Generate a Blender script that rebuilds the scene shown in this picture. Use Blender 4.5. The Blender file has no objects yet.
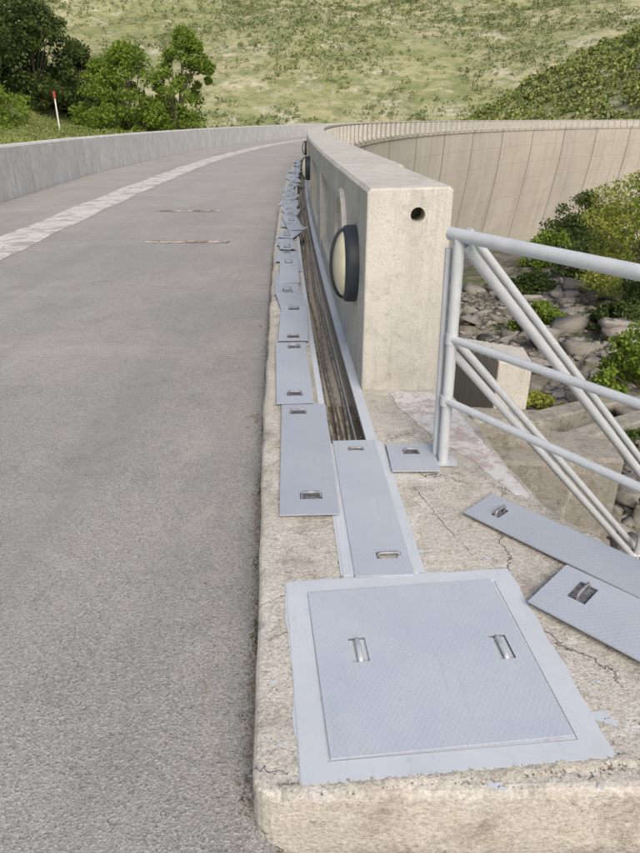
import bpy, math, random, bmesh
import numpy as np
from mathutils import Vector, Matrix, Euler
random.seed(7); rng=np.random.default_rng(7)
R2=math.radians
scene=bpy.context.scene
# ------------------------------------------------------------------ helpers
def link(o):
    scene.collection.objects.link(o); return o
def mesh(name,verts,faces,mats=None,smooth=False,uv=None,parent=None,midx=None):
    me=bpy.data.meshes.new(name); me.from_pydata([tuple(map(float,v)) for v in verts],[],[tuple(map(int,f)) for f in faces])
    if mats:
        for m in (mats if isinstance(mats,(list,tuple)) else [mats]): me.materials.append(m)
    if midx is not None: me.polygons.foreach_set('material_index',midx)
    if smooth: me.polygons.foreach_set('use_smooth',[True]*len(me.polygons))
    if uv is not None:
        l=me.uv_layers.new(name='UVMap')
        for lp in me.loops: l.data[lp.index].uv=uv[lp.vertex_index]
    me.update()
    o=link(bpy.data.objects.new(name,me))
    if parent: o.parent=parent
    return o
def empty(name,loc=(0,0,0),rot=0):
    e=link(bpy.data.objects.new(name,None)); e.location=loc; e.rotation_euler=(0,0,rot); return e
def fastmesh(name,V,F,mat,smooth=False,k=4):
    me=bpy.data.meshes.new(name); n=len(F)
    me.vertices.add(len(V)); me.vertices.foreach_set('co',np.asarray(V,dtype=np.float32).ravel())
    me.loops.add(n*k); me.loops.foreach_set('vertex_index',np.asarray(F,dtype=np.int32).ravel())
    me.polygons.add(n); me.polygons.foreach_set('loop_start',np.arange(0,n*k,k,dtype=np.int32))
    if smooth: me.polygons.foreach_set('use_smooth',np.ones(n,dtype=bool))
    me.materials.append(mat); me.update(calc_edges=True); me.validate()
    return me
def bevel(o,w,seg=2,ang=35):
    b=o.modifiers.new('b','BEVEL'); b.width=w; b.segments=seg; b.limit_method='ANGLE'; b.angle_limit=R2(ang)
def prism(name,poly,z0,z1,mat,parent=None,bev=0):
    n=len(poly); v=[(x,y,z0) for x,y in poly]+[(x,y,z1) for x,y in poly]
    f=[tuple(range(n-1,-1,-1)),tuple(range(n,2*n))]+[(i,(i+1)%n,n+(i+1)%n,n+i) for i in range(n)]
    o=mesh(name,v,f,mat,parent=parent)
    if bev: bevel(o,bev)
    return o
def tube(name,pts,r,mat,parent=None,seg=12,cyclic=False):
    cu=bpy.data.curves.new(name,'CURVE'); cu.dimensions='3D'; cu.bevel_depth=r; cu.bevel_resolution=max(1,seg//4); cu.use_fill_caps=True
    sp=cu.splines.new('POLY'); sp.points.add(len(pts)-1)
    for i,p in enumerate(pts): sp.points[i].co=(*p,1)
    sp.use_cyclic_u=cyclic
    cu.materials.append(mat)
    o=link(bpy.data.objects.new(name,cu))
    if parent: o.parent=parent
    return o
_T=rng.random((256,256))
def vn(x,y):
    xi=np.floor(x).astype(int);yi=np.floor(y).astype(int);fx=x-xi;fy=y-yi
    fx=fx*fx*(3-2*fx);fy=fy*fy*(3-2*fy)
    g=lambda a,b:_T[a%256,b%256]
    return (g(xi,yi)*(1-fx)+g(xi+1,yi)*fx)*(1-fy)+(g(xi,yi+1)*(1-fx)+g(xi+1,yi+1)*fx)*fy
def fbm(x,y,o=4):
    r=0;a=.5
    for i in range(o): r=r+a*(vn(x*2**i+17*i,y*2**i+9*i)-.5); a*=.5
    return r
# ------------------------------------------------------------------ materials
class N:
    def __init__(s,name):
        s.m=bpy.data.materials.new(name); s.m.use_nodes=True; s.t=s.m.node_tree; s.b=s.t.nodes['Principled BSDF']
        s.tc=s.t.nodes.new('ShaderNodeTexCoord'); s.co=s.tc.outputs['Object']
    def n(s,ty,**k):
        x=s.t.nodes.new(ty)
        for a,b in k.items(): setattr(x,a,b)
        return x
    def l(s,a,b): s.t.links.new(a,b)
    def mapping(s,scale,src=None,rot=0):
        x=s.n('ShaderNodeMapping'); x.inputs['Scale'].default_value=scale; x.inputs['Rotation'].default_value=(0,0,rot); s.l(src or s.co,x.inputs[0]); return x.outputs[0]
    def noise(s,scale,detail=4,rough=.6,co=None,dist=0):
        x=s.n('ShaderNodeTexNoise'); x.inputs['Scale'].default_value=scale; x.inputs['Detail'].default_value=min(detail,6)
        x.inputs['Roughness'].default_value=rough; x.inputs['Distortion'].default_value=dist; s.l(co or s.co,x.inputs['Vector']); return x.outputs[0]
    def vor(s,scale,feature='F1',co=None,out=0):
        x=s.n('ShaderNodeTexVoronoi',feature=feature); x.inputs['Scale'].default_value=scale; s.l(co or s.co,x.inputs['Vector']); return x.outputs[out]
    def ramp(s,src,a,b,va=0,vb=1):
        x=s.n('ShaderNodeMapRange'); x.inputs[1].default_value=a; x.inputs[2].default_value=b; x.inputs[3].default_value=va; x.inputs[4].default_value=vb
        s.l(src,x.inputs[0]); return x.outputs[0]
    def math(s,op,a,b):
        x=s.n('ShaderNodeMath',operation=op)
        for i,v in enumerate((a,b)):
            if isinstance(v,(int,float)): x.inputs[i].default_value=v
            else: s.l(v,x.inputs[i])
        return x.outputs[0]
    def mix(s,f,a,b,mode='MIX'):
        x=s.n('ShaderNodeMixRGB',blend_type=mode)
        for i,v in enumerate((f,a,b)):
            if isinstance(v,(int,float)): x.inputs[i].default_value=v
            elif isinstance(v,(tuple,list)): x.inputs[i].default_value=(*v,1)
            else: s.l(v,x.inputs[i])
        return x.outputs[0]
    def bump(s,h,strength=.4,dist=.01):
        x=s.n('ShaderNodeBump'); x.inputs['Strength'].default_value=strength; x.inputs['Distance'].default_value=dist; s.l(h,x.inputs['Height']); s.l(x.outputs[0],s.b.inputs['Normal'])
    def fin(s,col,rough=.9,metal=0,spec=.3):
        if isinstance(col,(tuple,list)): s.b.inputs['Base Color'].default_value=(*col,1)
        else: s.l(col,s.b.inputs['Base Color'])
        s.b.inputs['Roughness'].default_value=rough; s.b.inputs['Metallic'].default_value=metal
        s.b.inputs['Specular IOR Level'].default_value=spec
        return s.m
def warp(m,amt,scale,base=None):
    x=m.n('ShaderNodeTexNoise'); x.inputs['Scale'].default_value=scale; x.inputs['Detail'].default_value=4; x.inputs['Roughness'].default_value=.7; m.l(base or m.co,x.inputs['Vector'])
    a=m.n('ShaderNodeVectorMath',operation='SUBTRACT'); m.l(x.outputs['Color'],a.inputs[0]); a.inputs[1].default_value=(.5,.5,.5)
    b=m.n('ShaderNodeVectorMath',operation='SCALE'); m.l(a.outputs[0],b.inputs[0]); b.inputs['Scale'].default_value=amt
    c=m.n('ShaderNodeVectorMath',operation='ADD'); m.l(base or m.co,c.inputs[0]); m.l(b.outputs[0],c.inputs[1]); return c.outputs[0]
def concrete(name,c1,c2,stain=(.16,.14,.11),st=.5,crack=0,crs=1.1,fine=.25,bump=.5,rust=0,patch=0,drip=0):
    m=N(name)
    col=m.mix(m.ramp(m.noise(1.6,5),.35,.65),c1,c2)
    if patch: col=m.mix(m.ramp(m.noise(4.2,6,.8,dist=.6),.54,.60,0,patch),col,(.62,.61,.58))
    col=m.mix(m.ramp(m.noise(5.5,6,.72),.50,.68,0,st),col,stain)
    if drip: col=m.mix(m.ramp(m.noise(1,6,.7,co=m.mapping((9,9,.7))),.50,.7,0,drip),col,stain)
    f=m.noise(90,3,.7); col=m.mix(fine,col,m.mix(m.ramp(f,.3,.7),(.2,.19,.18),(.72,.70,.66)),'OVERLAY')
    g=m.noise(22,5,.75); col=m.mix(m.ramp(g,.58,.70,0,st),col,stain)
    pits=m.vor(55,out=0); col=m.mix(m.ramp(pits,.06,.14,.45,0),col,(.14,.13,.115))
    if rust: col=m.mix(m.ramp(m.noise(3.1,6,.7,dist=1),.6,.75,0,rust),col,(.40,.31,.19))
    h=m.math('ADD',m.math('MULTIPLY',f,.5),m.math('MULTIPLY',g,1.6))
    h=m.math('ADD',h,m.ramp(pits,.05,.2,0,.3))
    if crack:
        e=m.vor(crs,'DISTANCE_TO_EDGE',co=warp(m,.22,6)); k=m.ramp(e,.0005,.006,1,0)
        k=m.math('MULTIPLY',k,m.ramp(m.noise(1.7,3),.42,.54))
        col=m.mix(m.math('MULTIPLY',k,crack),col,(.12,.10,.08)); h=m.math('SUBTRACT',h,m.math('MULTIPLY',k,.6))
    m.bump(h,bump,.006)
    return m.fin(col,.92)
M={}
M['conc']=concrete('concrete_parapet',(.585,.565,.515),(.51,.49,.44),stain=(.31,.29,.245),st=.42,rust=.15,drip=.55)
M['plat']=concrete('concrete_platform',(.56,.535,.48),(.46,.44,.395),stain=(.27,.24,.20),st=.75,crack=.8,crs=1.15,fine=.5,bump=1,rust=.35,patch=.75)
M['kerbc']=concrete('concrete_kerb_mat',(.56,.535,.48),(.47,.445,.395),stain=(.27,.24,.20),st=.75,crack=0,fine=.5,bump=1,rust=.3,patch=.65)
M['wall']=concrete('concrete_white_wall',(.66,.66,.65),(.57,.57,.56),stain=(.36,.36,.345),st=.5,drip=.6)
M['oldc']=concrete('weathered_concrete',(.38,.36,.32),(.29,.275,.24),stain=(.15,.14,.11),st=.8,fine=.5,bump=1,rust=.4,patch=.3,drip=.5)
m=N('road_asphalt')
col=m.mix(m.ramp(m.noise(.55,5,.6),.35,.65),(.275,.265,.25),(.355,.34,.315))
col=m.mix(m.ramp(m.noise(2.2,6,.78,dist=.4),.48,.68,0,.6),col,(.195,.19,.18))
col=m.mix(m.ramp(m.noise(1.3,6,.8,dist=.8),.54,.64,0,.4),col,(.43,.41,.38))
col=m.mix(m.ramp(m.noise(.35,4,.7,dist=.5),.52,.66,0,.4),col,(.21,.205,.195))
v=m.n('ShaderNodeTexVoronoi'); v.inputs['Scale'].default_value=170; m.l(m.co,v.inputs['Vector'])
sp=m.n('ShaderNodeSeparateColor'); m.l(v.outputs['Color'],sp.inputs[0])
col=m.mix(m.ramp(sp.outputs[0],.55,1,0,.6),col,(.50,.48,.45))
col=m.mix(m.ramp(sp.outputs[1],.7,1,0,.65),col,(.12,.12,.12))
tr=m.noise(.9,3,.5,co=m.mapping((2.2,.08,1))); col=m.mix(m.ramp(tr,.5,.7,0,.35),col,(.22,.215,.205))
tr=m.noise(.9,5,.6,co=m.mapping((.25,1.6,1))); col=m.mix(m.ramp(tr,.58,.7,0,.3),col,(.44,.41,.37))
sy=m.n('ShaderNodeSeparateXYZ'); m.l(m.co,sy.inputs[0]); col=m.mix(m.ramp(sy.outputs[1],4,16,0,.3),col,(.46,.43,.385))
m.bump(m.math('ADD',v.outputs['Distance'],m.noise(40,3)),.55,.004); M['road']=m.fin(col,.85)
m=N('pale_paint_band')
col=m.mix(m.ramp(m.noise(2.3,6,.8,dist=.5),.42,.52),(.36,.345,.32),(.60,.58,.54)); col=m.mix(m.ramp(m.noise(9,6,.75),.5,.66,0,.6),col,(.40,.35,.29)); M['band']=m.fin(col,.9)
m=N('rusty_strip')
col=m.mix(m.ramp(m.noise(5,6,.78),.46,.56),(.20,.145,.11),(.52,.47,.41)); M['rust']=m.fin(col,.9)
def steel(name,c,d,tread=True,rough=.45):
    m=N(name); oi=m.n('ShaderNodeObjectInfo')
    col=m.mix(m.ramp(m.noise(3,5),.35,.65),c,d)
    col=m.mix(m.ramp(m.noise(11,6,.78,dist=.4),.54,.72,0,.45),col,(.47,.465,.45))
    col=m.mix(m.ramp(m.noise(45,5,.7),.60,.74,0,.5),col,(.26,.26,.27))
    col=m.mix(m.ramp(m.noise(1,6,.7,co=m.mapping((40,3,1))),.56,.75,0,.35),col,(.27,.29,.33))
    vv=m.math('ADD',m.math('MULTIPLY',oi.outputs['Random'],.22),.87)
    cc=m.n('ShaderNodeCombineColor'); [m.l(vv,cc.inputs[i]) for i in range(3)]
    col=m.mix(1.0 if tread else 0.0,col,cc.outputs[0],'MULTIPLY')
    if tread:
        hs=[]
        for a in (35,-35):
            w1=m.n('ShaderNodeTexWave'); w1.inputs['Scale'].default_value=22; w1.inputs['Distortion'].default_value=0
            m.l(m.mapping((1,1,1),rot=R2(a)),w1.inputs[0]); hs.append(m.ramp(w1.outputs[1],.8,1))
        h=m.math('MAXIMUM',hs[0],hs[1])
        col=m.mix(m.math('MULTIPLY',h,.10),col,(.7,.72,.76)); m.bump(h,.2,.0015)
    else: m.bump(m.noise(60,4),.2,.002)
    return m.fin(col,rough,spec=.45)
M['steel']=steel('painted_tread_plate',(.365,.40,.46),(.405,.44,.495),rough=.5)
M['frame']=steel('painted_steel_frame',(.48,.515,.55),(.54,.57,.605),False,.5)
m=N('silver_paint'); col=m.mix(m.ramp(m.noise(14,6,.7),.35,.65),(.50,.525,.55),(.58,.60,.62)); col=m.mix(m.ramp(m.noise(30,6,.75),.62,.72,0,.5),col,(.36,.36,.37)); m.bump(m.noise(70,4),.2,.001); M['rail']=m.fin(col,.38,.1,.5)
m=N('handle_steel'); M['handle']=m.fin(m.mix(m.ramp(m.noise(40),.4,.6),(.20,.19,.21),(.34,.34,.36)),.4,.3)
m=N('light_handle_steel'); M['handle2']=m.fin(m.mix(m.ramp(m.noise(40),.4,.6),(.42,.44,.47),(.5,.52,.55)),.4,.1)
m=N('dark_slot'); M['slot']=m.fin(m.mix(m.ramp(m.noise(60),.4,.6),(.10,.105,.12),(.19,.19,.20)),.8)
m=N('rusty_dirt'); col=m.mix(m.ramp(m.noise(8,6,.7),.35,.65),(.14,.115,.085),(.29,.25,.20)); m.bump(m.noise(30,5),.7,.02); M['dirt']=m.fin(col,1)
m=N('cable_sheath'); M['cable']=m.fin(m.mix(m.ramp(m.noise(15),.4,.6),(.17,.15,.13),(.36,.34,.30)),.7)
m=N('black_plastic'); M['black']=m.fin((.035,.04,.05),.5)
m=N('lamp_glass'); M['glass']=m.fin(m.mix(m.ramp(m.noise(9),.35,.7),(.68,.64,.47),(.56,.52,.38)),.3,spec=.5)
m=N('red_paint'); M['red']=m.fin((.40,.06,.06),.5)
m=N('white_paint'); M['white']=m.fin((.7,.7,.68),.5)
m=N('flaking_pink_paint'); col=m.mix(m.ramp(m.noise(6,6,.8,dist=.4),.47,.54),(.62,.60,.58),(.44,.37,.35)); col=m.mix(m.ramp(m.noise(20,6,.75),.5,.62,0,.7),col,(.65,.65,.65)); m.bump(m.noise(30),.4,.004); M['pink']=m.fin(col,.85)
m=N('dam_concrete'); uv=m.tc.outputs['UV']
col=m.mix(m.ramp(m.noise(.12,5,.6,co=uv),.35,.65),(.52,.485,.42),(.45,.415,.355))
col=m.mix(m.ramp(m.noise(1,6,.7,co=m.mapping((.8,.04,1),uv)),.48,.70,0,.6),col,(.31,.28,.235))
col=m.mix(m.ramp(m.noise(1,6,.7,co=m.mapping((.25,.25,1),uv)),.55,.70,0,.4),col,(.58,.55,.50))
sx=m.n('ShaderNodeSeparateXYZ'); m.l(uv,sx.inputs[0])
def lines(src,per,w):
    a=m.math('PINGPONG',src,per/2); return m.ramp(a,w*.5,w,1,0)
col=m.mix(m.math('MULTIPLY',lines(sx.outputs[0],14,.30),.7),col,(.18,.16,.13))
col=m.mix(m.math('MULTIPLY',lines(sx.outputs[1],3,.10),.2),col,(.24,.21,.17))
bk=m.n('ShaderNodeTexBrick'); bk.inputs['Scale'].default_value=1; bk.inputs['Brick Width'].default_value=14; bk.inputs['Row Height'].default_value=300; bk.inputs['Mortar Size'].default_value=0; bk.offset=0
bk.inputs['Color1'].default_value=(.88,.88,.88,1); bk.inputs['Color2'].default_value=(1.06,1.05,1.04,1); m.l(uv,bk.inputs[0])
col=m.mix(.8,col,bk.outputs[0],'MULTIPLY')
M['dam']=m.fin(col,.95)
m=N('terrain_ground')
geo=m.n('ShaderNodeNewGeometry'); PP=geo.outputs['Position']
ln=m.n('ShaderNodeVectorMath',operation='LENGTH'); m.l(PP,ln.inputs[0]); dist=ln.outputs['Value']
sep=m.n('ShaderNodeSeparateXYZ'); m.l(PP,sep.inputs[0])
near=m.mix(m.ramp(m.noise(.8,6,.78,co=PP),.4,.6),(.12,.105,.08),(.26,.235,.20))
near=m.mix(m.ramp(m.noise(.25,6,.78,co=PP),.50,.58,0,.85),near,(.09,.11,.04))
grass=m.mix(m.ramp(m.noise(.7,6,.75,co=PP),.4,.6),(.13,.17,.045),(.23,.24,.10))
near=m.mix(m.ramp(sep.outputs[0],-6,-7,0,1),near,grass)
far=m.mix(m.ramp(m.noise(.006,6,.65,co=PP),.42,.60),(.28,.285,.14),(.42,.38,.24))  # distant hill base tones lightened: atmospheric haze is put into the colour
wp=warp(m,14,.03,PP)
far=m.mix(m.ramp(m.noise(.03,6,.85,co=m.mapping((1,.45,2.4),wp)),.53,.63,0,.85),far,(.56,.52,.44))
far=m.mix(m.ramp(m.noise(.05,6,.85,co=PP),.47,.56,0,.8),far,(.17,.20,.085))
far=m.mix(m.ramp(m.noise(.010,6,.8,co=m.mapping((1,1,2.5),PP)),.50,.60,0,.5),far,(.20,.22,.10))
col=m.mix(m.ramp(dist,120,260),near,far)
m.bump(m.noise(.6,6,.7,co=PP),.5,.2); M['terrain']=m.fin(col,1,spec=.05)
def leafmat(name,a,b,c,trans=.35,sc=.9):
    m=N(name); geo=m.n('ShaderNodeNewGeometry')
    col=m.mix(m.ramp(m.noise(sc,3,co=geo.outputs['Position']),.35,.65),a,b)
    col=m.mix(m.ramp(geo.outputs['Random Per Island'],.4,1,0,.7),col,c)
    m.fin(col,.7,spec=.2)
    if trans:
        tr=m.n('ShaderNodeBsdfTranslucent'); m.l(col,tr.inputs[0])
        mx=m.n('ShaderNodeMixShader'); mx.inputs[0].default_value=trans; m.l(m.b.outputs[0],mx.inputs[1]); m.l(tr.outputs[0],mx.inputs[2]); m.l(mx.outputs[0],m.t.nodes['Material Output'].inputs[0])
    return m.m
M['leaf']=leafmat('leaf_green',(.12,.19,.025),(.22,.31,.045),(.32,.40,.08),.45)
M['leafd']=leafmat('leaf_dark',(.045,.07,.02),(.09,.125,.035),(.14,.18,.05))
M['leafy']=leafmat('leaf_yellow',(.22,.28,.05),(.33,.36,.07),(.43,.42,.11))
M['scrub']=leafmat('scrub_leaves',(.11,.155,.04),(.21,.25,.07),(.31,.33,.11),0,.12)
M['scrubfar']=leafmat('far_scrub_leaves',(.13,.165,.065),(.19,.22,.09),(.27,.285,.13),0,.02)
m=N('bark'); M['bark']=m.fin(m.mix(m.noise(12),(.10,.08,.06),(.2,.17,.13)),1)
m=N('rock'); geo=m.n('ShaderNodeNewGeometry'); col=m.mix(m.ramp(m.noise(1.5,6,.7),.35,.65),(.17,.15,.125),(.30,.275,.24)); col=m.mix(geo.outputs['Random Per Island'],col,m.mix(.5,col,(.42,.385,.34))); col=m.mix(m.ramp(m.noise(6,6,.75),.52,.66,0,.7),col,(.09,.085,.065)); m.bump(m.noise(6,6,.7),.8,.05); M['rock']=m.fin(col,1)
# ------------------------------------------------------------------ crest spine
DS=.25; ss=np.arange(-12,300,DS); 
def heading(s): return -.062+np.where(s<0,0,np.where(s<20,s/330,20/330+(s-20)/170))
i0=int(round(12/DS)); th=heading(ss); xs=np.zeros_like(ss); ys=np.zeros_like(ss)
xs[1:]=np.cumsum(np.sin((th[1:]+th[:-1])/2)*DS); ys[1:]=np.cumsum(np.cos((th[1:]+th[:-1])/2)*DS)
xs+=.24-xs[i0]; ys+=3.43-ys[i0]
def P(s,o):
    x=np.interp(s,ss,xs);y=np.interp(s,ss,ys);t=float(heading(np.array(float(s))))
    return (x+o*math.cos(t), y-o*math.sin(t))
def srange(a,b,near=.5,farstep=3):
    out=[a]
    while out[-1]<b:
        s=out[-1]; st=near if s<25 else (1.5 if s<80 else farstep); out.append(min(b,s+st))
    return out
def sweep(name,prof,sl,mat,closed=True,parent=None,smooth=False,cap=True):
    n=len(prof); V=[];F=[];UV=[]
    for s in sl:
        for (o,z) in prof:
            oo=o(s) if callable(o) else o
            x,y=P(s,oo); V.append((x,y,z)); UV.append((s,z))
    for i in range(len(sl)-1):
        for j in range(n if closed else n-1):
            k=(j+1)%n; F.append((i*n+j,i*n+k,(i+1)*n+k,(i+1)*n+j))
    if closed and cap: F.append(tuple(range(n))[::-1]); F.append(tuple((len(sl)-1)*n+j for j in range(n)))
    return mesh(name,V,F,mat,uv=UV,parent=parent,smooth=smooth)
# ------------------------------------------------------------------ road
wo=lambda s: -6.85 if s>18 else (-6.0-.85*max(0,min(1,(s-4)/14)))
wl=lambda d:(lambda s: wo(s)-d)
sweep('road',[(wl(-.02),0),((lambda s:3.0 if s<-2.6 else -.5),0)],[-8,-5,-2.7]+srange(-2.55,295),M['road'],closed=False)
sweep('road_edge_band',[(lambda s:-4.66+.03*math.sin(s*1.7),.004),(lambda s:-3.96+.03*math.sin(s*2.3+1),.004)],srange(-8,295),M['band'],closed=False)
for (a,b,y,w_) in [(-2.5,-1.3,9.4,.075),(-3.05,-1.9,12.8,.11)]:
    n=40; r=random.Random(int(y)); V=[];F=[]
    for i in range(n+1):
        x=a+(b-a)*i/n; V+=[(x,y-w_-r.uniform(0,.02),.006),(x,y-w_*.3,.014),(x,y+w_*.3,.014),(x,y+w_+r.uniform(0,.02),.006)]
    for i in range(n):
        for j in range(3): q=i*4+j; F.append((q,q+4,q+5,q+1))
    mesh('road_expansion_strip',V,F,M['rust'])
kerb=empty('concrete_kerb')
jr=np.random.default_rng(3).normal(size=4000)
jag=lambda s:-.54-.022*math.exp(-max(0,s+.67)/4)+.003*math.sin(s*9)+.004*jr[int((s+3)*5)%4000]
sweep('kerb_body',[(jag,-.1),(lambda s:jag(s),.15),(lambda s:jag(s)+.012,.17),(lambda s:jag(s)+.035,.18),(-.245,.18),(-.245,-.1)],srange(-.67,295,.12),M['kerbc'],parent=kerb)
sweep('trench_floor',[(-.245,-.03),(.02,-.03)],srange(-.67,60),M['dirt'],closed=False,parent=kerb)
sweep('trench_side',[(-.004,-.05),(-.004,.174)],srange(-.67,60),M['kerbc'],closed=False,parent=kerb)
fr=empty('cable_trench_frame')
sweep('frame_right',[(-.055,.165),(-.055,.188),(-.002,.188),(-.002,.165)],srange(-1.66,60),M['frame'],parent=fr)
sweep('frame_left',[(-.262,.175),(-.262,.187),(-.228,.187),(-.228,.175)],srange(-1.66,60),M['frame'],parent=fr)
sweep('cable_tray_lip',[(-.075,.03),(-.075,.06),(-.07,.06),(-.07,.03)],srange(-.67,60),M['frame'],parent=fr)
cab=empty('trench_cables')
for i in range(4):
    pts=[];ph=random.random()*6;o0=-.20+.035*i
    for s in np.arange(-.66,30,.25):
        x,y=P(s,o0+.012*math.sin(s*1.3+ph)+.008*math.sin(s*3.1+ph*2)); pts.append((x,y,.0+.012*math.sin(s*.9+ph)+(.05 if i==2 else .0)))
    tube('cable',pts,[.012,.008,.007,.010][i],M['cable'],cab,8)
# ------------------------------------------------------------------ platform
plat=empty('concrete_platform')
arc=[(-.165+.07*(1-math.cos(a)),.965+.07*(1-math.sin(a))) for a in np.linspace(0,math.pi/2,6)]
r=random.Random(9)
def rough(p,q,n,amp):
    return [(p[0]+(q[0]-p[0])*i/n+r.uniform(-amp,amp),p[1]+(q[1]-p[1])*i/n+r.uniform(-amp,amp)) for i in range(1,n)]
polyA=[P(-.67,jag(-.67))]+rough((-.28,2.76),(-.19,1.46),9,.003)+[(-.19,1.46)]+rough((-.19,1.46),(-.165,1.04),4,.003)+arc+rough((-.09,.965),(.9,.985),9,.002)+[(.9,.985),(1.75,1.03),(1.7,1.15)]+rough((1.7,1.15),(1.14,1.85),8,.012)+[(1.14,1.85)]+rough((1.14,1.85),(.92,2.21),5,.012)+[(.92,2.21)]+rough((.92,2.21),(.83,2.76),5,.01)+[(.83,2.76)]
a=prism('slab_front',polyA,-4,.18,M['plat'],plat); bevel(a,.022,3)
polyB=[(P(-.67,0)[0],2.765),(.83,2.765),(.76,3.3),(.70,3.62),(.20,3.62),(P(0,0)[0],3.43)]
prism('slab_back',polyB,-4,.1785,M['plat'],plat)
pp=[(.40,3.40),(.705,3.38),(.74,3.1),(.79,2.80),(.84,2.5),(.87,2.25),(.80,2.32),(.70,2.58),(.57,2.78),(.50,3.0),(.42,3.2)]
pr=[]
for i in range(len(pp)): pr.append(pp[i]); pr+=rough(pp[i],pp[(i+1)%len(pp)],6,.009)
prism('painted_patch',pr,.176,.184,M['pink'],plat)
def crackline(pts,w,z=.1812):
    V=[];F=[]; q=random.Random(len(pts)+int(pts[0][1]*100)); path=[]
    for (p0,p1) in zip(pts[:-1],pts[1:]):
        n=14
        for i in range(n): path.append((p0[0]+(p1[0]-p0[0])*i/n+q.gauss(0,.004),p0[1]+(p1[1]-p0[1])*i/n+q.gauss(0,.004)))
    for i in range(len(path)-1):
        dx,dy=path[i+1][0]-path[i][0],path[i+1][1]-path[i][1]; L=math.hypot(dx,dy)+1e-6; ww=w*q.uniform(.3,1.3); V+=[(path[i][0]-dy/L*ww,path[i][1]+dx/L*ww,z),(path[i][0]+dy/L*ww,path[i][1]-dx/L*ww,z)]
    for i in range(len(path)-2): F.append((2*i,2*i+1,2*i+3,2*i+2))
    return mesh('joint_crack',V,F,M['slot'],parent=plat)
crackline([(-.205,1.60),(-.12,1.66),(.02,1.745)],.0022)
crackline([(.40,2.35),(.47,2.1),(.56,1.84)],.0016)
crackline([(.74,1.08),(.62,1.0)],.002)
crackline([(-.17,1.04),(-.06,1.02)],.002)
V=[];F=[]
def kx(y): return float(np.interp(y,[1.0,1.46,1.9,2.76],[-.165,-.19,-.22,-.285]))
def crumb(x,y,z,rr_):
    a0=random.random()*6; b=len(V)
    V.extend([(x+rr_*math.cos(a0),y+rr_*math.sin(a0),z),(x+rr_*math.cos(a0+2.1),y+rr_*math.sin(a0+2.1),z+rr_*.6),(x+rr_*math.cos(a0+4.2),y+rr_*math.sin(a0+4.2),z),(x,y,z+rr_*random.random())]); F.extend([(b,b+1,b+3),(b+1,b+2,b+3),(b+2,b,b+3)])
for i in range(9000):
    s=random.uniform(-2.4,22) if random.random()<.6 else random.uniform(-2.4,5); off=abs(random.gauss(0,.018)) if random.random()<.92 else random.uniform(0,.4)
    if s<-.67: y=3.43+s; x=kx(y)-.004-off
    else: x,y=P(s,-.55-off)
    crumb(x,y,.002,random.uniform(.002,.006)*(1 if random.random()<.96 else 1.9))
for i in range(1500):
    x=random.uniform(-.15,1.2); y=random.uniform(1.0,3.3)
    if x+y*.6>2.3: continue
    if -.1<x<.72 and 1.0<y<2.75 and random.random()<.95: continue
    crumb(x,y,.1805,random.uniform(.0015,.004))
for i in range(250):
    x=random.uniform(-.1,.75); crumb(x,.995+.07*x+random.gauss(0,.012),.1815,random.uniform(.002,.006))
for i in range(14):
    x,y=-.37+random.gauss(0,.03),3.42+random.gauss(0,.05); crumb(x,y,.004,random.uniform(.008,.016))
mesh('gutter_debris',V,F,M['dirt'])
V=[];F=[]
for (wy,nn) in [(1.62,60),(1.70,40),(2.05,20),(2.6,25),(3.3,35),(4.1,25),(4.2,40),(5.6,40),(7.5,30)]:
    for i in range(nn):
        y=wy+random.gauss(0,.03); x=(kx(y) if y<2.76 else P(y-3.43,jag(y-3.43))[0])-abs(random.gauss(0,.012))-.002; L=random.uniform(.006,.022); a0=random.random()*6.28; b=len(V); wv=.0025
        V+=[(x-wv*math.sin(a0),y+wv*math.cos(a0),.001),(x+wv*math.sin(a0),y-wv*math.cos(a0),.001),(x+L*.7*math.cos(a0),y+L*.7*math.sin(a0),L)]; F.append((b,b+1,b+2))
mesh('kerb_weeds',V,F,M['leafd'])
V=[];F=[]; q=random.Random(12)
for (x,y,rr_) in [(.735,1.19,.020),(.76,1.17,.014),(.41,.995,.012),(.43,.985,.007),(-.13,1.3,.008),(.10,1.80,.010),(.60,1.86,.009),(.52,1.83,.006),(.78,1.3,.006),(.36,1.90,.012),(.34,2.1,.01),(.33,2.45,.012),(-.10,1.1,.006),(.66,.99,.006)]:
    n=14; b=len(V); 
    for i in range(n): a0=6.283*i/n; k=rr_*q.uniform(.6,1.25); V.append((x+k*math.cos(a0)*1.5,y+k*math.sin(a0),.1815))
    F.append(tuple(range(b,b+n)))
mesh('paint_splashes',V,F,M['frame'])
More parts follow.
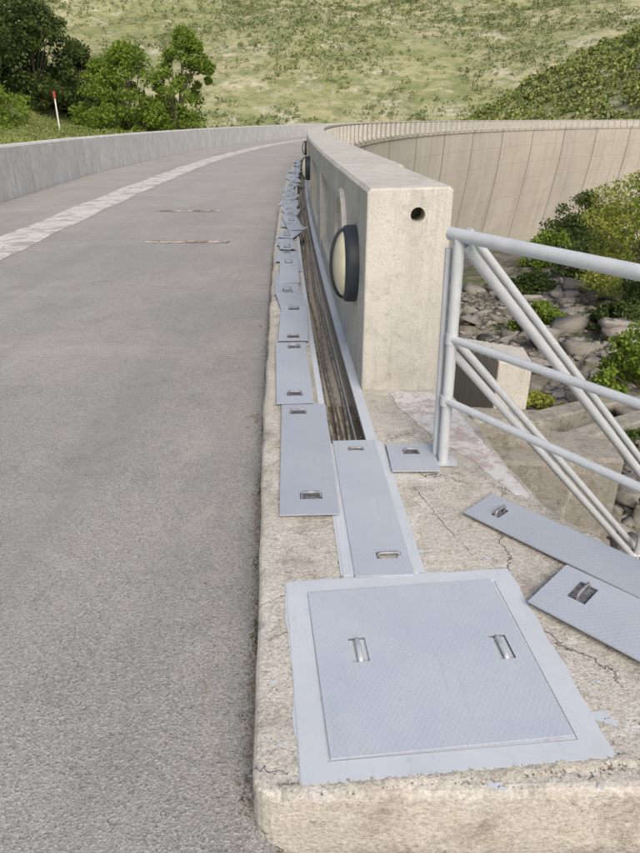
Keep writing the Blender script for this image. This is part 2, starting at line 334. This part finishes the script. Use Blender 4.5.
# ------------------------------------------------------------------ plates
def uhandle(parent,cx,cy,z,L,ang=0,h=.03,r=.0055,mat='handle'):
    c,s=math.cos(ang),math.sin(ang); pts=[]
    for t,hh in ((-.5,0),(-.5,.7),(-.42,1),(.42,1),(.5,.7),(.5,0)): pts.append((cx+c*L*t,cy+s*L*t,z+hh*h))
    tube('handle',pts,r,M[mat],parent,8)
def plate(name,c,w,l,rot,z=.202,handles=(),tilt=(0,0),mat='steel',thick=.006,hm='handle',hr_=.0055):
    e=empty(name,(c[0],c[1],z),rot); e.rotation_euler=(tilt[0],tilt[1],rot)
    xsn=sorted({-w/2,w/2,*[h[0]-h[2]/2 for h in handles],*[h[0]+h[2]/2 for h in handles]})
    ysn=sorted({-l/2,l/2,*[h[1]-h[3]/2 for h in handles],*[h[1]+h[3]/2 for h in handles]})
    V=[(x,y,0) for y in ysn for x in xsn]; F=[]; nx=len(xsn)
    for j in range(len(ysn)-1):
        for i in range(nx-1):
            mx=(xsn[i]+xsn[i+1])/2; my=(ysn[j]+ysn[j+1])/2
            if any(abs(mx-h[0])<h[2]/2 and abs(my-h[1])<h[3]/2 for h in handles): continue
            F.append((j*nx+i,j*nx+i+1,(j+1)*nx+i+1,(j+1)*nx+i))
    o=mesh('plate_sheet',V,F,M[mat],parent=e); sm_=o.modifiers.new('s','SOLIDIFY'); sm_.thickness=thick; sm_.offset=-1
    for h in handles:
        x0,x1,y0,y1=h[0]-h[2]/2,h[0]+h[2]/2,h[1]-h[3]/2,h[1]+h[3]/2; zb=-.012
        mesh('handle_pocket',[(x0,y0,zb),(x1,y0,zb),(x1,y1,zb),(x0,y1,zb),(x0,y0,-.002),(x1,y0,-.002),(x1,y1,-.002),(x0,y1,-.002)],[(0,1,2,3),(0,1,5,4),(1,2,6,5),(2,3,7,6),(3,0,4,7)],M['slot'],parent=e)
        L=(h[3] if abs(h[4])>.7 else h[2])*.84
        uhandle(e,h[0],h[1],-.012,L,h[4],h[5] if len(h)>5 else .03,hr_,hm)
    return e
rz=math.atan2(.075,.77)
hf=empty('hatch_frame',(.305,1.392,.186),rz)
O=(.386,.367); I=(.318,.312)
V=[(-O[0],-O[1],0),(O[0],-O[1],0),(O[0],O[1],0),(-O[0],O[1],0),(-I[0],-I[1],0),(I[0],-I[1],0),(I[0],I[1],0),(-I[0],I[1],0)]
o=mesh('frame_ring',V,[(0,1,5,4),(1,2,6,5),(2,3,7,6),(3,0,4,7)],M['frame'],parent=hf); q=o.modifiers.new('s','SOLIDIFY');q.thickness=.008;q.offset=-1
mesh('gap',[(-I[0],-I[1],-.004),(I[0],-I[1],-.004),(I[0],I[1],-.004),(-I[0],I[1],-.004)],[(0,1,2,3)],M['slot'],parent=hf)
def ragged(name,hx,hy,amp,z,mat,parent,seed):
    q=np.random.default_rng(seed); pts=[]
    corners=[(-hx,-hy),(hx,-hy),(hx,hy),(-hx,hy)]
    for i in range(4):
        a=corners[i];b=corners[(i+1)%4]; n=120
        for t in range(n):
            f=t/n; nx,ny=(b[1]-a[1]),-(b[0]-a[0]); L=math.hypot(nx,ny)
            u=np.array([f*9+i*13]); k=amp*(.5+2.2*max(0,float(fbm(u,u*0+seed,3)[0])+.1))+abs(q.normal(0,amp*.12))
            pts.append((a[0]+(b[0]-a[0])*f+nx/L*k,a[1]+(b[1]-a[1])*f+ny/L*k,z))
    return mesh(name,pts,[tuple(range(len(pts)))],mat,parent=parent)
ragged('overpaint',O[0]-.004,O[1]-.004,.011,-.0035,M['frame'],hf,3)
V=[];F=[]; n=160; qq=np.random.default_rng(4); rows=5
for i in range(n+1):
    x=-.43+.86*i/n; u=np.array([i*.11]); w=.030+.05*max(0,float(fbm(u,u*0+2)[0])+.15)+.003*qq.random()
    for j in range(rows):
        f=j/(rows-1); V.append((x+qq.normal()*.001,-O[1]+.006-w*f,(.0045*math.sin(math.pi*min(1,f*1.1+.15))+qq.normal()*.0014-.004 if j<rows-1 else -.009)))
for i in range(n): 
    for j in range(rows-1): b=i*rows+j; F.append((b,b+1,b+rows+1,b+rows))
mesh('mortar_bed',V,F,M['kerbc'],parent=hf,smooth=True)
plate('hatch_cover',(.302,1.392),.622,.61,rz+.012,z=.192,handles=[(-.185,.04,.050,.095,math.pi/2,.012),(.238,.005,.050,.095,math.pi/2-.0,.012)],hm='handle2',hr_=.009)
plate('trench_cover_plate',(.193,2.262),.205,1.02,.058,z=.191,handles=[(.0,.42,.075,.035,0,.018),(.03,-.40,.09,.04,0,.022)])
sweep('filler_left',[(-.272,.1845),(-.19,.1845)],[-1.66,-.67],M['frame'],closed=False,parent=fr)
sweep('filler_right',[(-.06,.1852),(.022,.1852)],[-1.66,-.67],M['frame'],closed=False,parent=fr)
plate('trench_cover_plate',(-.065,2.645),.235,1.07,.045,handles=[(.01,-.40,.09,.05,0),(-.03,.43,.09,.04,0)])
plate('trench_cover_plate',(-.168,3.72),.205,1.05,.065,handles=[(.0,-.40,.09,.05,0),(.02,.42,.09,.05,0)],z=.203)
plate('trench_cover_plate',(-.20,4.72),.21,.9,.03,handles=[(.0,-.37,.09,.06,0),(.0,.36,.09,.05,0)],z=.209)
s=1.75; i=0
while s<23:
    L=random.choice([.5,.75,1.0]); st=random.uniform(.32,.66)
    x,y=P(s+L/2,-.36+random.uniform(-.05,.06)); t=-float(heading(np.array(s)))
    sg=-1 if i%2 else 1; sk_=.10 if s<5 else .22
    plate('trench_cover_plate',(x,y),random.uniform(.18,.23),L,t+random.uniform(-sk_,sk_),z=.206+.012*(i%3),handles=[(0,sg*L*.36,.08,.05,0,.045)],tilt=(random.uniform(-.012,.03),random.uniform(-.05,.05)))
    s+=st; i+=1
plate('small_cover_plate',(.424,2.588),.215,.262,.01,z=.200,handles=[(-.0,.045,.075,.04,0)])
ang=math.atan2(-.73,.68)
d=Vector((.68,-.73)).normalized()
plate('trench_cover_plate',(.638+d.x*.5,2.19+d.y*.5),1.0,.2,ang,z=.205,handles=[(-.40,-.0,.035,.075,math.pi/2)])
d=Vector((.70,-.71)).normalized(); ang=math.atan2(d.y,d.x)
plate('trench_cover_plate',(.757+d.x*.5,1.69+d.y*.5),1.0,.262,ang,z=.213,handles=[(-.395,.03,.06,.10,math.pi/2)])
# ------------------------------------------------------------------ parapet
par=empty('concrete_parapet_wall')
HT=1.28; W=.445
bl=sweep('end_block',[(0,.1),(0,HT-.02),(.02,HT),(W-.02,HT+.008),(W,HT-.012),(W,.1)],[0,.6,1.2,1.9],M['conc'],parent=par)
bevel(bl,.012,2,60)
cut=bpy.data.meshes.new('c'); 
bm=bmesh.new(); bmesh.ops.create_cone(bm,cap_ends=True,segments=24,radius1=.038,radius2=.038,depth=.5); bm.to_mesh(cut); bm.free()
co=bpy.data.objects.new('cut',cut); scene.collection.objects.link(co); co.location=(.505,3.43,1.15); co.rotation_euler=(R2(90),0,0)
bo=bl.modifiers.new('bo','BOOLEAN'); bo.object=co; bo.operation='DIFFERENCE'; bo.solver='EXACT'
bpy.context.view_layer.update()
dg=bpy.context.evaluated_depsgraph_get(); nm=bpy.data.meshes.new_from_object(bl.evaluated_get(dg)); bl.modifiers.clear(); bl.data=nm
bpy.data.objects.remove(co)
sweep('wall_core',[(.07,.1),(.07,HT-.05),(W+.02,HT-.05),(W+.02,-.3),(.07,-.3)],srange(1.9,295),M['conc'],parent=par)
sweep('cap_beam',[(-.0,HT-.22),(-.0,HT-.025),(.02,HT-.003),(W+.06,HT-.003),(W+.08,HT-.02),(W+.08,HT-.10),(.07,HT-.22)],srange(1.905,295),M['conc'],parent=par)
sweep('plinth',[(.0,.1),(.0,.36),(.03,.39),(.07,.39),(.07,.1)],srange(1.905,120),M['conc'],parent=par)
V=[];F=[]
def pbox(s0,s1,o0,o1,z0,z1):
    b=len(V)
    for z in (z0,z1):
        for (s,o) in ((s0,o0),(s1,o0),(s1,o1),(s0,o1)): x,y=P(s,o); V.append((x,y,z))
    F.extend([tuple(b+i for i in f) for f in [(0,3,2,1),(4,5,6,7),(0,1,5,4),(1,2,6,5),(2,3,7,6),(3,0,4,7)]])
s=4.2
while s<120: pbox(s,s+.6,-.003,.075,.1,HT-.2); s+=2.9
mesh('pilasters',V,F,M['conc'],parent=par)
V=[];F=[]; s=3
while s<292: pbox(s,s+.45,W+.0,W+.26,-.15,HT-.14); s+=2.6
mesh('outer_ribs',V,F,M['conc'],parent=par)
def lamp(s,z,rad):
    x,y=P(s,0); t=-float(heading(np.array(float(s))))
    e=empty('bulkhead_wall_light',(x,y,z)); e.rotation_euler=(0,0,t)
    def disc(name,prof,mat,seg=40):
        V=[];F=[];n=len(prof)
        for k in range(seg):
            a=2*math.pi*k/seg
            for (dx,r) in prof: V.append((-dx,r*math.cos(a),r*math.sin(a)))
        for k in range(seg):
            for j in range(n-1): F.append((k*n+j,k*n+j+1,((k+1)%seg)*n+j+1,((k+1)%seg)*n+j))
        return mesh(name,V,F,mat,parent=e,smooth=True)
    disc('body',[(-.01,rad),(.05,rad),(.068,rad*.97),(.078,rad*.90),(.07,rad*.84)],M['black'])
    disc('diffuser',[(.065,rad*.86)]+[(.065+.068*math.sin(a),rad*.86*math.cos(a)) for a in np.linspace(.05,math.pi/2,9)],M['glass'])
    pts=[(-(.068+.078*math.cos(a)),0,rad*.9*math.sin(a)) for a in np.linspace(-math.pi/2,math.pi/2,21)]
    tube('guard_hoop',pts,.010,M['black'],e,8)
    return e
lamp(.47,.81,.225); lamp(8.8,.80,.20); lamp(17.2,.8,.2); lamp(25.6,.8,.2)
V=[];F=[];seg=40
for k in range(seg):
    a=2*math.pi*k/seg
    for (dx,r_) in [(0,.36),(.03,.35),(.03,.30),(.0,.29)]:
        x,y=P(1.35+r_*math.cos(a),-dx); V.append((x,y,.80+r_*math.sin(a)))
for k in range(seg):
    for j in range(3): F.append((k*4+j,k*4+j+1,((k+1)%seg)*4+j+1,((k+1)%seg)*4+j))
mesh('round_relief',V,F,M['conc'],parent=par)
# ------------------------------------------------------------------ dam body
dam=empty('arch_dam')
sweep('crest_slab',[(-7.4,-.02),(W+.12,-.02),(W+.12,-.45),(-7.4,-.45)],srange(0.25,295),M['dam'],parent=dam)
dp=[(W,-.4),(W-.02,-2),(W-.1,-4),(.1,-7),(-.3,-10),(-.9,-14),(-1.6,-18),(-2.4,-23),(-3,-28),(-3.4,-36),(-3.4,-50)]
sweep('downstream_face',dp,srange(.0,295),M['dam'],closed=False,parent=dam,smooth=True)
sweep('white_parapet_wall',[(wl(0),-.3),(wl(0),1.03),(wl(.03),1.07),(wl(.32),1.07),(wl(.35),1.03),(wl(.35),-3)],srange(-8,295),M['wall'])
# ------------------------------------------------------------------ railing
rl=empty('tubular_railing'); mt=M['rail']
D=Vector((.58,-.82,0)).normalized()
def rr(z): 
    a=Vector((.545,2.57,z)); return [tuple(a),tuple(a+D*1.9)]
tube('post',[(.562,2.57,.17),(.545,2.57,1.18)],.024,mt,rl,16)
tube('post_inner',[(.535,2.62,.17),(.515,2.62,1.13)],.014,mt,rl,12)
tube('post_far',[tuple(Vector((.545,2.57,.17))+D*1.85),tuple(Vector((.545,2.57,1.15))+D*1.85)],.024,mt,rl,16)
tube('top_rail',[(.515,2.61,1.19),(.545,2.57,1.188)]+[tuple(Vector((.545,2.57,1.155))+D*1.9)],.026,mt,rl,16)
tube('mid_rail',rr(.77),.017,mt,rl); tube('low_rail',rr(.49),.017,mt,rl)
for k,(zz) in enumerate((.77,.49)): tube('weld_collar',[(.55,2.57,zz-.022),(.55,2.57,zz+.022)],.0265,mt,rl,16)
mesh('base_plate',[(.50,2.52,.1865),(.62,2.52,.1865),(.62,2.62,.1865),(.50,2.62,.1865)],[(0,1,2,3)],mt,parent=rl)
sr=empty('stair_railing')
dv=Vector((.92,.26,-1.02))
def st(a,k,r): 
    a=Vector(a); tube('stair_rail',[tuple(a),tuple(a+dv*k)],r,mt,sr,12)
st((.57,2.57,1.15),2.4,.022); st((.60,2.68,1.19),2.4,.018)
st((.55,2.57,.72),2.4,.018); st((.60,2.66,.72),2.4,.018)
for k in (1.3,2.3):
    a=Vector((.57,2.57,1.15))+dv*k; tube('stair_post',[tuple(a),(a.x,a.y,a.z-1.2)],.018,mt,sr,12)
a=Vector((.57,2.57,1.15))+dv*1.3
tube('landing_rail',[(a.x-.1,a.y,a.z-.42),(a.x+1.6,a.y-.1,a.z-.42)],.014,mt,sr,12); tube('landing_rail',[(a.x-.1,a.y,a.z-.72),(a.x+1.6,a.y-.1,a.z-.72)],.014,mt,sr,12)
V=[];F=[]
def wbox(x0,x1,y0,y1,z0,z1,rot=0,c=(0,0)):
    b=len(V)
    for z in (z0,z1):
        for x,y in ((x0,y0),(x1,y0),(x1,y1),(x0,y1)):
            V.append((c[0]+x*math.cos(rot)-y*math.sin(rot),c[1]+x*math.sin(rot)+y*math.cos(rot),z))
    F.extend([tuple(b+i for i in f) for f in [(0,3,2,1),(4,5,6,7),(0,1,5,4),(1,2,6,5),(2,3,7,6),(3,0,4,7)]])
for i in range(14): 
    wbox(.22*i,.22*i+.235,0,.6,-.5-.24*i,-.3-.24*i,math.atan2(.26,.92),(1.05,2.70))
wbox(-.1,3.2,-.05,.0,-4.5,-1.2,math.atan2(.26,.92),(1.05,2.70))
o=mesh('concrete_stair',V,F,M['oldc']); bevel(o,.01)
V=[];F=[]
for i in range(14): wbox(-.12,.16,.42*i,.42*i+.42,-5.5,-.22-.125*i,-.09,(1.60,5.0))
o=mesh('stepped_toe_wall',V,F,M['conc']); bevel(o,.015)
V=[];F=[]; q=random.Random(4)
for j in range(9): wbox(-.3-q.random()*.2,.25+q.random()*.45,-.28*(j+1),-.28*j-.004,-5.5,-.62-.27*j+q.uniform(-.04,.04),-.09+q.uniform(-.05,.05),(1.62,5.0))
for i in range(14): wbox(.163,.80+q.random()*.3,.42*i,.42*i+.42,-5.5,-1.1-.17*i+q.uniform(-.06,.06),-.09,(1.60,5.0))
for (cx_,cy_,L,w_,z_,rt) in [(4.3,9.5,4.5,.35,-3.1,.5),(5.4,11.5,5,.4,-3.4,.45),(8.5,15,5,.5,-4.4,.7)]:
    wbox(-L/2,L/2,-w_/2,w_/2,z_-2,z_,rt,(cx_,cy_))
o=mesh('retaining_ledge',V,F,M['oldc']); bevel(o,.03)
# ------------------------------------------------------------------ terrain
CX,CY=P(20,170)
def sm(a,b,x): t=np.clip((x-a)/(b-a),0,1); return t*t*(3-2*t)
def H(x,y):
    d=np.hypot(x,y)
    o=np.where(y<23.5,x-np.interp(y,ys[:160],xs[:160]),170-np.hypot(x-CX,y-CY))
    led=fbm(x/3.2+5,y/3.2)*2.2; led=np.floor(led*3.5)/3.5*.8+led*.2
    hr=-2.6-.16*np.minimum(d,200)+np.clip(.15*x,0,2.6)+fbm(x/9,y/9)*1.6+led*(1-sm(25,50,d))+fbm(x/40,y/40)*6*sm(30,90,d)+.18*np.maximum(x-75,0)
    hr=np.minimum(hr,-1.4)
    hl=.5+np.clip(-x-13,0,60)*.10+np.clip(-x-19,0,80)*.28+fbm(x/8,y/8)*1.2*sm(8,12,-x)
    hl=hl-sm(60,130,y)*25*sm(-60,-10,x)-sm(130,200,y)*10
    spur=.50*(x-62)-.16*np.abs(y-300)+fbm(x/30,y/30)*12
    lake=-14+0*x
    farh=-12+sm(330,620,d)*12+np.clip(d-480,0,2200)*.30+fbm(x/330,y/330)*130*sm(500,1000,d)+fbm(x/60,y/60)*5*sm(400,600,d)
    up=np.where((x<-8)&(y<200),hl,lake); up=up*(1-sm(330,450,d))+farh*sm(330,450,d)
    up=np.maximum(up,np.where(y>150,spur,-50))
    w2=sm(6.9,7.9,-o)
    return hr*(1-w2)+up*w2
angs=np.concatenate([np.linspace(-180,-48,60,endpoint=False),np.linspace(-48,48,520,endpoint=False),np.linspace(48,180,60)])
rad=np.concatenate([np.linspace(.5,30,150,endpoint=False),np.geomspace(30,2600,280)])
A_,R_=np.meshgrid(np.radians(angs),rad); X=R_*np.sin(A_); Y=R_*np.cos(A_); Z=H(X,Y)
Vt=np.stack([X,Y,Z],-1).reshape(-1,3); nr,na=X.shape
ii,jj=np.meshgrid(np.arange(nr-1),np.arange(na-1),indexing='ij'); b=(ii*na+jj).ravel()
Ft=np.stack([b,b+1,b+na+1,b+na],-1)
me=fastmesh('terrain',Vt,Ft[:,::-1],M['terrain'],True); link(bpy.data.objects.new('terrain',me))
# ------------------------------------------------------------------ foliage
def leaves(centers,radii,per,size,flat=.6):
    C=np.repeat(np.asarray(centers),per,0); Rr=np.repeat(np.asarray(radii),per,0); n=len(C)
    d=rng.normal(size=(n,3)); d/=np.linalg.norm(d,axis=1)[:,None]; q=rng.random(n)**.45
    p=C+d*q[:,None]*Rr*np.array([1,1,.8])
    u=rng.normal(size=(n,3)); u/=np.linalg.norm(u,axis=1)[:,None]; w=np.cross(u,rng.normal(size=(n,3))); w/=np.linalg.norm(w,axis=1)[:,None]
    sz=size*(.6+.8*rng.random((n,1))); a=u*sz; bb=w*sz*flat
    V=np.stack([p-a,p+bb*.9,p+a,p-bb*.9],1).reshape(-1,3); F=np.arange(4*n).reshape(-1,4); return V,F
def tree(name,loc,h,rx,mat,ncl=60,per=90,size=.09,trunk=.12,crown0=.3,lean=(0,0),seed=1,kr=(.14,.30)):
    r=random.Random(seed); e=empty(name,loc); cl=[];rd=[]
    for i in range(ncl):
        t=crown0+(1-crown0)*r.random(); wv=math.sin(math.pi*min(1,(t-crown0)/(1-crown0)*.75+.25))**.6
        a=r.random()*6.283; q=rx*wv*math.sqrt(r.random())*(.8+.45*r.random())
        cl.append((q*math.cos(a)+lean[0]*t,q*math.sin(a)+lean[1]*t,t*h)); k=rx*r.uniform(*kr); rd.append((k,))
    V,F=leaves(cl,rd,per,size); me=fastmesh(name+'_leaves',V,F,mat); o=link(bpy.data.objects.new('leaves',me)); o.parent=e
    for i in range(0,ncl,3):
        c=cl[i]; z0=c[2]*.35; tube('limb',[(lean[0]*.3*z0/h,0,z0),(c[0]*.45,c[1]*.45,(z0+c[2])*.5),c],trunk*.22,M['bark'],e,4)
    V=[];F=[];ns=8
    for j in range(7):
        t=j/6
        for k in range(ns): a=6.283*k/ns; rr_=trunk*(1-.75*t)*(1.3 if j==0 else 1); V.append((lean[0]*t*.7+rr_*math.cos(a),lean[1]*t*.7+rr_*math.sin(a),t*h*.8-.2))
    for j in range(6):
        for k in range(ns): F.append((j*ns+k,j*ns+(k+1)%ns,(j+1)*ns+(k+1)%ns,(j+1)*ns+k))
    mesh('trunk',V,F,M['bark'],parent=e,smooth=True); return e
def zt(x,y): return float(H(np.array([float(x)]),np.array([float(y)]))[0])
tree('deciduous_tree',(-9.1,45,-.6),6.9,2.1,M['leaf'],90,150,.10,crown0=.1,lean=(.9,0),seed=3,kr=(.13,.30))
tree('deciduous_tree',(-11.7,44,-.6),6.0,2.3,M['leaf'],100,150,.10,crown0=.1,seed=4,kr=(.13,.32))
tree('deciduous_tree',(-14.2,47,-.2),5.0,2.0,M['leaf'],80,150,.10,crown0=.05,seed=5,kr=(.13,.32))
for i,(x,y,h,r_) in enumerate([(-25,52,10,4.2),(-21.5,55,8,3.5),(-29,56,12,4.5),(-24,46,5,3),(-31,50,10,4.5),(-20,60,6,3),(-33,60,14,5)]):
    tree('dark_oak_tree',(x,y,zt(x,y)-.5),h,r_,M['leafd'],100,120,.15,trunk=.2,crown0=.08,seed=20+i,kr=(.15,.3))
for i,(x,y,h,r_,mm) in enumerate([(-17.3,38,2.0,1.6,'leaf'),(-19,36,2.2,1.8,'leafd'),(-18.5,41,2.2,2,'leaf'),(-21,42,3,2.2,'leaf'),(-16.8,33,1.3,1.2,'leaf')]):
    tree('shrub',(x,y,zt(x,y)-.2),h,r_,M[mm],34,110,.07,crown0=.05,trunk=.05,seed=41+i)
tree('yellow_green_tree',(14.2,28,-6.2),6.2,2.9,M['leafy'],110,170,.065,crown0=.15,seed=51)
for i,(x,y,dz,h,r_,mm) in enumerate([(17.5,45,-.3,3.4,2.6,'leafd'),(15.3,43,-.3,2.4,2.0,'leaf'),(13.2,24,0,2.2,1.8,'leafd'),(6.6,12,0,1.9,1.1,'leaf'),(20,40,0,4.5,3,'leaf'),(15.5,38,0,2,1.8,'leafd'),(9.5,20,-.2,1.0,.9,'leafd'),(7.8,14.5,-.2,.9,.8,'leafy'),(24,60,0,5,3.5,'leafd'),(29,66,0,5,3.5,'leafy'),(34,80,0,6,4,'leafd'),(5.2,9.5,-.2,.6,.5,'leafd'),(8.5,24,-.2,1.1,1.1,'leaf'),(11,33,-.2,1.5,1.6,'leafd'),(4.8,13,-.2,.5,.6,'leafy')]):
    tree('shrub',(x,y,zt(x,y)+dz),h,r_,M[mm],44,110,.035+.0018*y,crown0=.06,trunk=.05,seed=52+i)
n=9000; d=4.5+40*rng.random(n)**1.3; a=rng.uniform(.12,.66,n); gx=d*np.sin(a)+.6; gy=d*np.cos(a); kp=fbm(gx/2.5,gy/2.5)>.03; gx,gy=gx[kp],gy[kp]; gz=H(gx,gy)
V,F=leaves(np.stack([gx,gy,gz+.08],1),np.full((len(gx),1),.16),9,.05,.3)
link(bpy.data.objects.new('downstream_grass',fastmesh('downstream_grass',V,F,M['leafd'])))
# grass on the left bank
n=9000; gx=rng.uniform(-26,-7.9,n); gy=rng.uniform(14,60,n); gz=H(gx,gy)
V,F=leaves(np.stack([gx,gy,gz+.06],1),np.full((n,1),.2),5,.09,.3)
link(bpy.data.objects.new('bank_grass',fastmesh('bank_grass',V,F,M['scrub'])))
tmpl=[]
for k in range(14):
    bmh=bmesh.new(); q=np.random.default_rng(100+k)
    for i in range(13): bmh.verts.new(q.uniform(-1,1,3)*np.array([1,1,.9]))
    bmesh.ops.convex_hull(bmh,input=bmh.verts); 
    loose=[v for v in bmh.verts if not v.link_faces]; bmesh.ops.delete(bmh,geom=loose,context='VERTS'); bmesh.ops.triangulate(bmh,faces=bmh.faces); bmh.verts.index_update()
    tmpl.append((np.array([v.co for v in bmh.verts]),np.array([[v.index for v in f.verts] for f in bmh.faces]))); bmh.free()
Vs=[];Fs=[];b=0
for i in range(5200):
    d=4.5+36*random.random()**1.4; a=random.uniform(.13,.64); x=d*math.sin(a)+.6; y=d*math.cos(a)
    k=random.uniform(.03,.13)*(1+d/22)*(3.2 if random.random()<.08 else 1)
    iv,iF=tmpl[i%14]; q=iv*np.array([1,random.uniform(.5,.9),random.uniform(.3,.6)])*k
    t=random.random()*6; q=q@np.array([[math.cos(t),math.sin(t),0],[-math.sin(t),math.cos(t),0],[0,0,1]]); q[:,2]+=q[:,0]*random.uniform(-.35,.35); q+=np.array([x,y,zt(x,y)+k*.08])
    Vs.append(q);Fs.append(iF+b);b+=len(q)
me=fastmesh('rock_rubble',np.concatenate(Vs),np.concatenate(Fs),M['rock'],False,3); link(bpy.data.objects.new('rock_rubble',me))
def scatter(name,n,fn,size,mat,k=3,per=10,lo=-.25,hi=.12,ns=1.0):
    C=[];Rd=[]
    x,y=fn(n); z=H(x,y); keep=z>-9.5
    nz=fbm(x/(45*ns),y/(45*ns))+.6*fbm(x/14,y/14); keep&=(nz>rng.uniform(lo,hi,n))
    x,y,z=x[keep],y[keep],z[keep]; sz=size(np.hypot(x,y))*(.4+1.1*rng.random(len(x))**2)
    for j in range(k):
        C.append(np.stack([x+rng.normal(size=len(x))*sz*.5,y+rng.normal(size=len(x))*sz*.5,z+sz*(.2+.5*rng.random(len(x)))],1)); Rd.append(sz[:,None]*.8)
    V,F=leaves(np.concatenate(C),np.concatenate(Rd),per,1.0,.8)
    Rr=np.repeat(np.concatenate(Rd),per,0)[:,0]; ctr=V.reshape(-1,4,3).mean(1,keepdims=True); V=(ctr+(V.reshape(-1,4,3)-ctr)*(Rr[:,None,None]*.32)).reshape(-1,3)
    me=fastmesh(name,V,F,mat); link(bpy.data.objects.new(name,me))
def f1(n):
    y=rng.uniform(200,460,n); x=rng.uniform(40,300,n); return x,y
scatter('spur_scrub',15000,f1,lambda d:2.0+d*0,M['scrub'],3,10,-.6,-.1)
def f2(n):
    d=np.sqrt(rng.uniform(430**2,1500**2,n)); a=rng.uniform(-.62,.62,n); return d*np.sin(a),d*np.cos(a)
scatter('distant_hillside_scrub',75000,f2,lambda d:1.8+d*.0014,M['scrubfar'],3,5,-.25,.22,2.0)
mp=empty('marker_post',(-14.75,40,zt(-14.75,40)-.25))
tube('pole',[(0,0,-.2),(0,0,1.9)],.045,M['white'],mp); tube('red_cap',[(0,0,1.85),(0,0,2.2)],.075,M['red'],mp)
# ------------------------------------------------------------------ light & camera
el,az=R2(42),R2(168)
w=bpy.data.worlds.new('World'); scene.world=w; w.use_nodes=True; nt=w.node_tree
sk=nt.nodes.new('ShaderNodeTexSky'); sk.sky_type='NISHITA'; sk.sun_disc=False; sk.sun_elevation=el; sk.sun_rotation=az; sk.dust_density=4; sk.air_density=1
bg=nt.nodes['Background']; bg.inputs[1].default_value=.15; nt.links.new(sk.outputs[0],bg.inputs[0])
L=bpy.data.lights.new('sun','SUN'); L.energy=2.35; L.angle=R2(38); L.color=(1,.945,.87); lo=link(bpy.data.objects.new('sun',L))
sv=Vector((math.sin(az)*math.cos(el),math.cos(az)*math.cos(el),math.sin(el))); lo.rotation_euler=(-sv).to_track_quat('-Z','Y').to_euler()
cam=bpy.data.cameras.new('camera'); cam.sensor_fit='VERTICAL'; cam.sensor_height=24; cam.lens=24*640/853; cam.clip_end=6000; cam.clip_start=.05
c=link(bpy.data.objects.new('camera',cam)); c.location=(0,0,1.6); c.rotation_euler=(R2(90-25.73),0,0); scene.camera=c
scene.view_settings.view_transform='Standard'; scene.view_settings.look='None'; scene.view_settings.exposure=0
